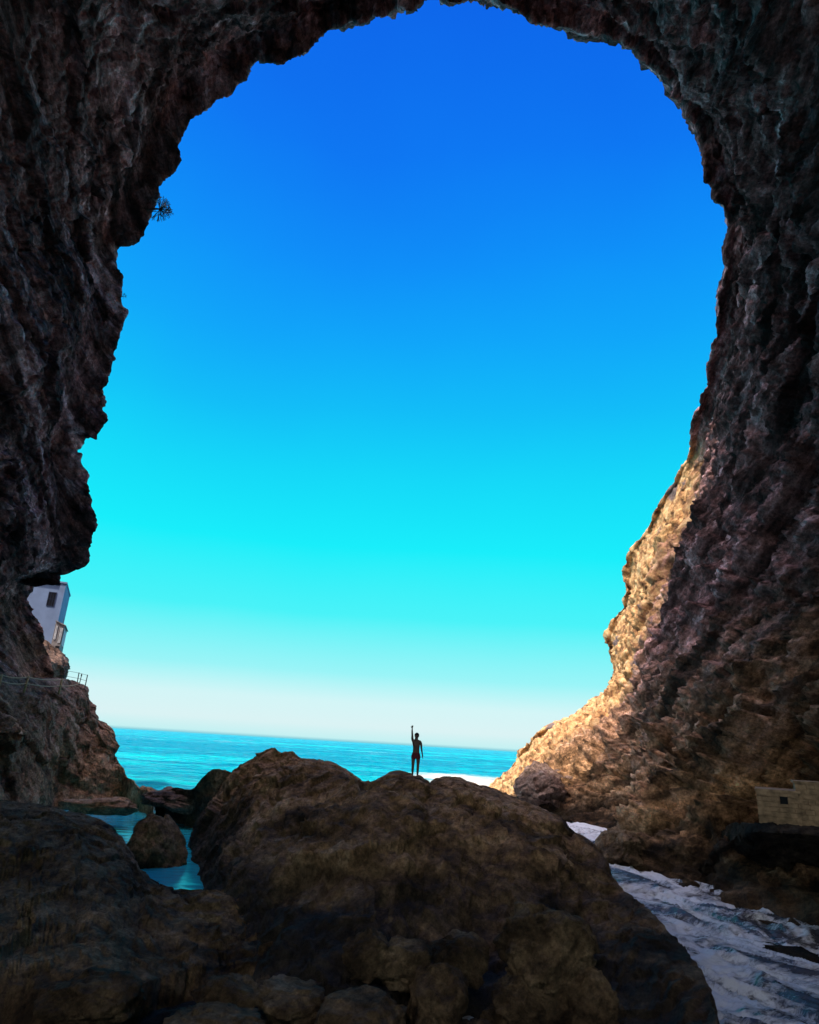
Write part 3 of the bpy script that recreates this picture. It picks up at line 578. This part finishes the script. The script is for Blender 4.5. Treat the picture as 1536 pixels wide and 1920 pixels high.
MB().box(.36, .66, -.04, .0, .12, .5).build('opening', M_DARK, an)
MB().box(-.3, .9, -.25, 4, -.9, -.02).build('base', M_CONC, an)
MB().tube([(.5, .6, hA - .25), (.5, .6, hA + .45)], .018).build('antenna', M_POST, an)

# ------------------------------------------------------------------ railing at the end of the ledge and rope fence along the path
def rail_thing(name, label, cat, posts, tops, rails, mp, mr, pr, rr, sagm=.0):
    b = Vector(posts[0]); t = thing(name, label, cat, b)
    for p, q in zip(posts, tops): MB().tube([Vector(p) - b - Vector((0, 0, .3)), Vector(q) - b], pr).build('post', mp, t, True)
    for r in rails:
        pts = []
        for a, c in zip(r[:-1], r[1:]):
            a = Vector(a); c = Vector(c)
            for k in range(8): f = k / 8; pts.append(a.lerp(c, f) - b - Vector((0, 0, sagm * 4 * f * (1 - f))))
        pts.append(Vector(r[-1]) - b); MB().tube(pts, rr, 6).build('rail' if sagm == 0 else 'rope', mr, t, True)
    return t
Yr = 51.5
posts = [at(118, 1276, 51), at(145, 1281, Yr), at(160, 1286, Yr)]
tops = [at(123, 1256, 51), at(148.5, 1261, Yr), at(164.5, 1265, Yr)]
lo = lambda a, b, f: tuple(np.array(a) * (1 - f) + np.array(b) * f)
rail_thing('railing', 'thin dark metal railing at the seaward end of the ledge path', 'railing', posts, tops,
           [[lo(p, q, .95) for p, q in zip(posts, tops)], [lo(p, q, .45) for p, q in zip(posts, tops)]], M_POST, M_POST, .035, .012)
t = thing('marker_post', 'short dark post between the last two uprights of the railing', 'post', at(149, 1282, 51))
MB().tube([(0, 0, -.2), (.03, 0, .55)], .03).build('shaft', M_POST, t, True); MB().tube([(.03, 0, .551), (.03, 0, .7)], [.05, .04]).build('cap', M_POST, t, True)
Yf = [44, 45, 46.5, 48.2, 50.2]
posts = [at(-60, 1280, 34), at(-1, 1283, 38.2), at(47, 1289, 41.5), at(112, 1293, 46.5)]
tops = [at(-55, 1255, 34), at(4, 1264, 38.2), at(54, 1267, 41.5), at(117, 1272, 46.5)]
endp = at(150, 1281, 50.2)
rail_thing('rope_fence', 'rope fence with pale wooden posts along the ledge path on the left', 'fence', posts, tops,
           [[lo(p, q, .9) for p, q in zip(posts, tops)], [lo(p, q, .35) for p, q in zip(posts, tops)] + [tuple(endp)]], M_RPOST, M_ROPE, .07, .028, .10)
# little railing far down between the rocks
posts = [at(283.5, 1500, 47.5), at(290, 1501, 47.5), at(296.5, 1501, 47.5), at(304, 1500, 47.5)]; tops = [tuple(np.array(p) + np.array([0, 0, .46])) for p in posts]
rail_thing('railing', 'tiny metal railing in the gap between headland and mound, above the pool', 'railing', posts, tops,
           [[lo(p, q, .95) for p, q in zip(posts, tops)], [lo(p, q, .5) for p, q in zip(posts, tops)]], M_POST, M_POST, .03, .014)
# low concrete edge of the pool
a = gr(238, 1509, .25); b_ = gr(290, 1512, .25)
t = thing('pool_edge', 'low pale concrete wall closing the far end of the pool', 'wall', a)
d = b_ - a; L_ = math.hypot(d[0], d[1]); t.rotation_euler = (0, 0, math.atan2(d[1], d[0]))
o = MB().box(0, L_, -.25, .35, -.8, .0).build('wall_body', M_CONC, t); MB().box(-.05, L_ + .05, -.3, .4, .002, .07).build('coping', M_WHITE, t)

# ------------------------------------------------------------------ stone huts on the shelf at the right
def hut(label, x0, x1, ptop, pbot, Y, depth, win, yaw, lean=0):
    a = at(x0, pbot, Y); b = at(x1, pbot, Y); w = float(b[0] - a[0]); h = float(at(x0, ptop, Y)[2] - a[2])
    t = thing('stone_hut', label, 'hut', a, yaw, 'little stone huts built against the right wall')
    rs = random.Random(int(x0)); m = MB(); ch = .17; rows_ = int(h / ch)
    m.box(.03, w - .03, .03, depth, -.3, h - .02)
    for r in range(rows_ + 1):
        x = 0.0; z0 = r * h / (rows_ + 1); zz = z0 + h / (rows_ + 1) - .022
        while x < w - .02:
            l = min(rs.uniform(.18, .42), w - x)
            cx_, cz = x + l / 2, (z0 + zz) / 2
            if not (abs(cx_ - win[0]) < win[2] / 2 + l * .3 and abs(cz - win[1]) < win[2] / 2): m.box(x, x + l - .022, rs.uniform(-.05, .0), .028, z0, zz)
            x += l
    m.build('wall', M_HUT, t)
    f = MB(); q = win[2] / 2; x, z = win[0], win[1]; f.box(x - q, x + q, -.04, .029, z - q, z + q)
    f.build('window', M_DARK, t)
    MB().box(-.04, w + .03, -.08, depth + .05, h - .018, h + .06).build('roof', M_HUT, t)
hut('pale stone hut with a small square window on the dark shelf at the right', 1424, 1496, 1482, 1546, 25.0, 2.5, (.82, .82, .23), math.radians(-27))
hut('taller dim stone hut cut by the right edge of the picture', 1499, 1600, 1468, 1546, 24.6, 2.5, (1.0, 1.0, .3), math.radians(-27))
crest = [(1370,1590,28.5),(1385,1560,26.8),(1400,1562,25.3),(1420,1560,24.2),(1460,1562,23.7),(1500,1564,23.2),(1560,1570,22.6),(1680,1584,21.3)]
foot = [gr(1250,1630),gr(1290,1640),gr(1340,1650),gr(1390,1662),gr(1440,1675),gr(1490,1690),gr(1560,1712),gr(1680,1750)]
o = rock_sheet('rock_shelf', crest, foot, back=(1.2, 3.2, -.1), bulge=-.1, n=260, per=(14, 110), amp=1.0, backz=9, mat=M_SHELF)
tag(o, 'dark rock shelf above the channel that carries the stone huts', 'rock')

# ------------------------------------------------------------------ plants hanging on the rock
def spiky(name, label, c, R, n, seed, flowers=0):
    rs = random.Random(seed); t = thing(name, label, 'plant', c, 0)
    m = MB(); tips = []
    m.tube([(-R * 1.1, .1, -.05), (-R * .3, 0, 0), (0, 0, 0)], [R * .09, R * .08, R * .06])
    def br(p, d, l, r, k):
        q = p + d * l; mid = p + d * l * .5 + Vector((rs.uniform(-1, 1), rs.uniform(-1, 1), rs.uniform(-1, 1))) * l * .08
        m.tube([p, mid, q], [r, r * .85, r * .7], 5)
        if k == 0: tips.append((q, d)); return
        for _ in range(rs.choice((2, 2, 3))):
            nd = (d + Vector((rs.gauss(0, .42), rs.gauss(0, .42), rs.gauss(0, .42)))).normalized(); br(q, nd, l * rs.uniform(.62, .85), r * .72, k - 1)
    for i in range(n):
        a = rs.uniform(-2.2, 2.0); d = Vector((math.cos(a), rs.uniform(-.5, .5), math.sin(a))).normalized()
        br(Vector((0, 0, 0)), d, R * .38, R * .035, 3)
    m.build('branches', M_TWIG, t, True)
    if flowers:
        f = MB()
        for q, d in tips:
            if rs.random() < flowers and q.z > -R * .2:
                for k in range(3):
                    e = q * rs.uniform(.5, .95); w = R * .04; u = Vector((rs.gauss(0, 1), rs.gauss(0, 1), rs.gauss(0, 1))).normalized() * w; v = u.cross(d).normalized() * w
                    f.add([e - u - v, e + u - v, e + u + v + d * w, e - u + v + d * w], [(0, 1, 2, 3)])
        f.build('flowers', M_FLOW, t)['kind'] = 'stuff'
    return t
spiky('shrub', 'spiky bare shrub with pale flowers hanging from the left edge of the mouth', at(300, 392, 34.4), .78, 22, 3, .35)
spiky('shrub', 'tiny dark twiggy plant low on the left edge of the mouth, below the spiky shrub', at(230, 556, 36.4), .26, 7, 5)

# ------------------------------------------------------------------ the person
def skinned(name, verts, edges, radii, mat, parent, root=0, sub=2, fat=1.14):
    me = bpy.data.meshes.new(name); me.from_pydata(verts, edges, []); o = bpy.data.objects.new(name, me); COL.objects.link(o)
    o.parent = parent; o.modifiers.new('skin', 'SKIN'); o.modifiers.new('sub', 'SUBSURF').levels = sub; o.modifiers['sub'].render_levels = sub
    if not me.skin_vertices: me.skin_vertices  # layer comes with the modifier
    lay = me.skin_vertices[0].data
    for i, r in enumerate(radii): r = tuple(q * fat for q in (r if isinstance(r, tuple) else (r, r))); lay[i].radius = r; lay[i].use_root = (i == root)
    o.modifiers['skin'].use_smooth_shade = True; me.materials.append(mat); return o
pf = at(778, 1457, 27.0)
pr_ = thing('person', 'person in dark red shorts standing on the mound with one arm raised straight up', 'person', (pf[0], pf[1], pf[2] - .03), math.radians(4))
pr_.scale = (.94, .94, .94)
Vb = [(0, 0, .88), (0, .005, 1.03), (0, 0, 1.20), (-.005, .005, 1.335), (-.01, .005, 1.43), (-.005, -.005, 1.50), (0, -.015, 1.565), (.002, -.005, 1.625)]
Rb = [(.135, .10), (.112, .085), (.135, .095), (.115, .08), .047, .062, .078, .05]
Eb = [(i, i + 1) for i in range(7)]
def chain(start, pts, rr):
    p = start
    for v, r in zip(pts, rr): Vb.append(v); Rb.append(r); Eb.append((p, len(Vb) - 1)); p = len(Vb) - 1
    return p
w1 = chain(3, [(-.14, .0, 1.375), (-.175, 0, 1.42), (-.185, -.01, 1.60), (-.20, -.02, 1.72), (-.205, -.02, 1.83), (-.205, -.02, 1.885)], [.052, .05, .036, .032, .022, (.034, .016)])
w2 = chain(3, [(.14, .0, 1.355), (.18, 0, 1.31), (.21, .01, 1.09), (.235, -.01, .97), (.255, -.04, .86), (.26, -.05, .80)], [.052, .048, .034, .031, .021, (.016, .034)])
for s_ in (-1, 1):
    chain(0, [(s_ * .085, 0, .80), (s_ * .10, -.01, .66), (s_ * .098, -.012, .48), (s_ * .10, .015, .33), (s_ * .098, .015, .10), (s_ * .10, -.0, .045), (s_ * .115, -.13, .03)],
          [.088, .072, .050, .050, .032, .036, .026])
for k, (dx, l) in enumerate(((-.024, .050), (-.008, .072), (.008, .066), (.023, .05))):      # raised hand: fingers
    chain(w1, [(-.205 + dx, -.02, 1.90), (-.205 + dx * 1.25 + .004, -.025, 1.90 + l * .6), (-.205 + dx * 1.3 + .01, -.035, 1.90 + l)], [.009, .0085, .007])
chain(w1, [(-.238, -.03, 1.88), (-.255, -.035, 1.90), (-.262, -.04, 1.92)], [.010, .009, .008])
for k, (dy, l) in enumerate(((-.024, .050), (-.008, .066), (.008, .062), (.023, .05))):
    chain(w2, [(.262, -.05 + dy, .785), (.262, -.055 + dy * 1.2, .785 - l * .6), (.255, -.06 + dy * 1.2, .785 - l)], [.009, .0085, .007])
chain(w2, [(.25, -.088, .80), (.245, -.098, .78), (.24, -.1, .76)], [.010, .009, .008])
body = skinned('body', Vb, Eb, Rb, M_SKIN, pr_)
skinned('shorts', [(0, 0, .985), (0, 0, .87), (-.088, 0, .79), (-.104, -.005, .655), (.088, 0, .79), (.104, -.005, .655)], [(0, 1), (1, 2), (2, 3), (1, 4), (4, 5)],
        [(.128, .102), (.152, .115), .103, .09, .103, .09], M_SHORT, pr_)
bm = bmesh.new(); bmesh.ops.create_icosphere(bm, subdivisions=4, radius=1)
for v in bm.verts:
    c = v.co.copy(); n_ = float(perlin(np.array([[c.x * 3, c.y * 3, c.z * 3]]))[0])
    v.co = Vector((c.x * .092, c.y * .10 + .012, c.z * .095 + (.0 if c.z > 0 else .02))) * (1 + .14 * n_)
    if c.y < -.35 and c.z < .45: v.co.y = max(v.co.y, -.045)
me = bpy.data.meshes.new('hair'); bm.to_mesh(me); bm.free(); me.materials.append(M_HAIR); h_ = bpy.data.objects.new('hair', me); COL.objects.link(h_); h_.parent = pr_
h_.location = (.0, .012, 1.60)
fm = MB(); fm.tube([(0, -.085, 1.575), (0, -.108, 1.552), (0, -.088, 1.545)], [.008, .014, .01]); fm.build('nose', M_SKIN, pr_, True)
for sx_ in (-1, 1): MB().tube([(sx_ * .03, -.078, 1.580), (sx_ * .03, -.088, 1.580)], .009).build('eye', M_HAIR, pr_, True)
for sx_ in (-1, 1): MB().tube([(sx_ * .076, 0, 1.545), (sx_ * .088, .008, 1.575)], [.012, .016]).build('ear', M_SKIN, pr_, True)
MB().tube([(-.022, -.077, 1.520), (0, -.083, 1.517), (.022, -.077, 1.520)], .005).build('mouth', M_SHORT, pr_, True)

# ------------------------------------------------------------------ spray thrown up where the channel meets the slope
M_SPRAY = plain('spray', (.82, .82, .84), rough=.8, var=.06)
def spray(c, w, h, n, seed):
    rs = random.Random(seed); m = MB()
    for i in range(n):
        a = rs.gauss(0, .38); r = rs.random() ** .6; x = math.sin(a) * w * (.3 + r); z = h * r * (1 - abs(a) * .7) + rs.uniform(-.1, .05); y = rs.gauss(0, .25)
        s_ = rs.uniform(.015, .07) * (1.3 - r); u = [Vector((rs.gauss(0, 1), rs.gauss(0, 1), rs.gauss(0, 1))).normalized() * s_ for _ in range(4)]
        p = Vector((x, y, z)); m.add([p + q for q in u], [(0, 1, 2), (0, 2, 3), (0, 3, 1), (1, 3, 2)])
    o = m.build('spray', M_SPRAY, None, True); o.location = tuple(c); tag(o, 'white spray thrown up at the far end of the channel', 'spray', kind='stuff')
spray(gr(1122, 1538), .8, 1.05, 1500, 2)
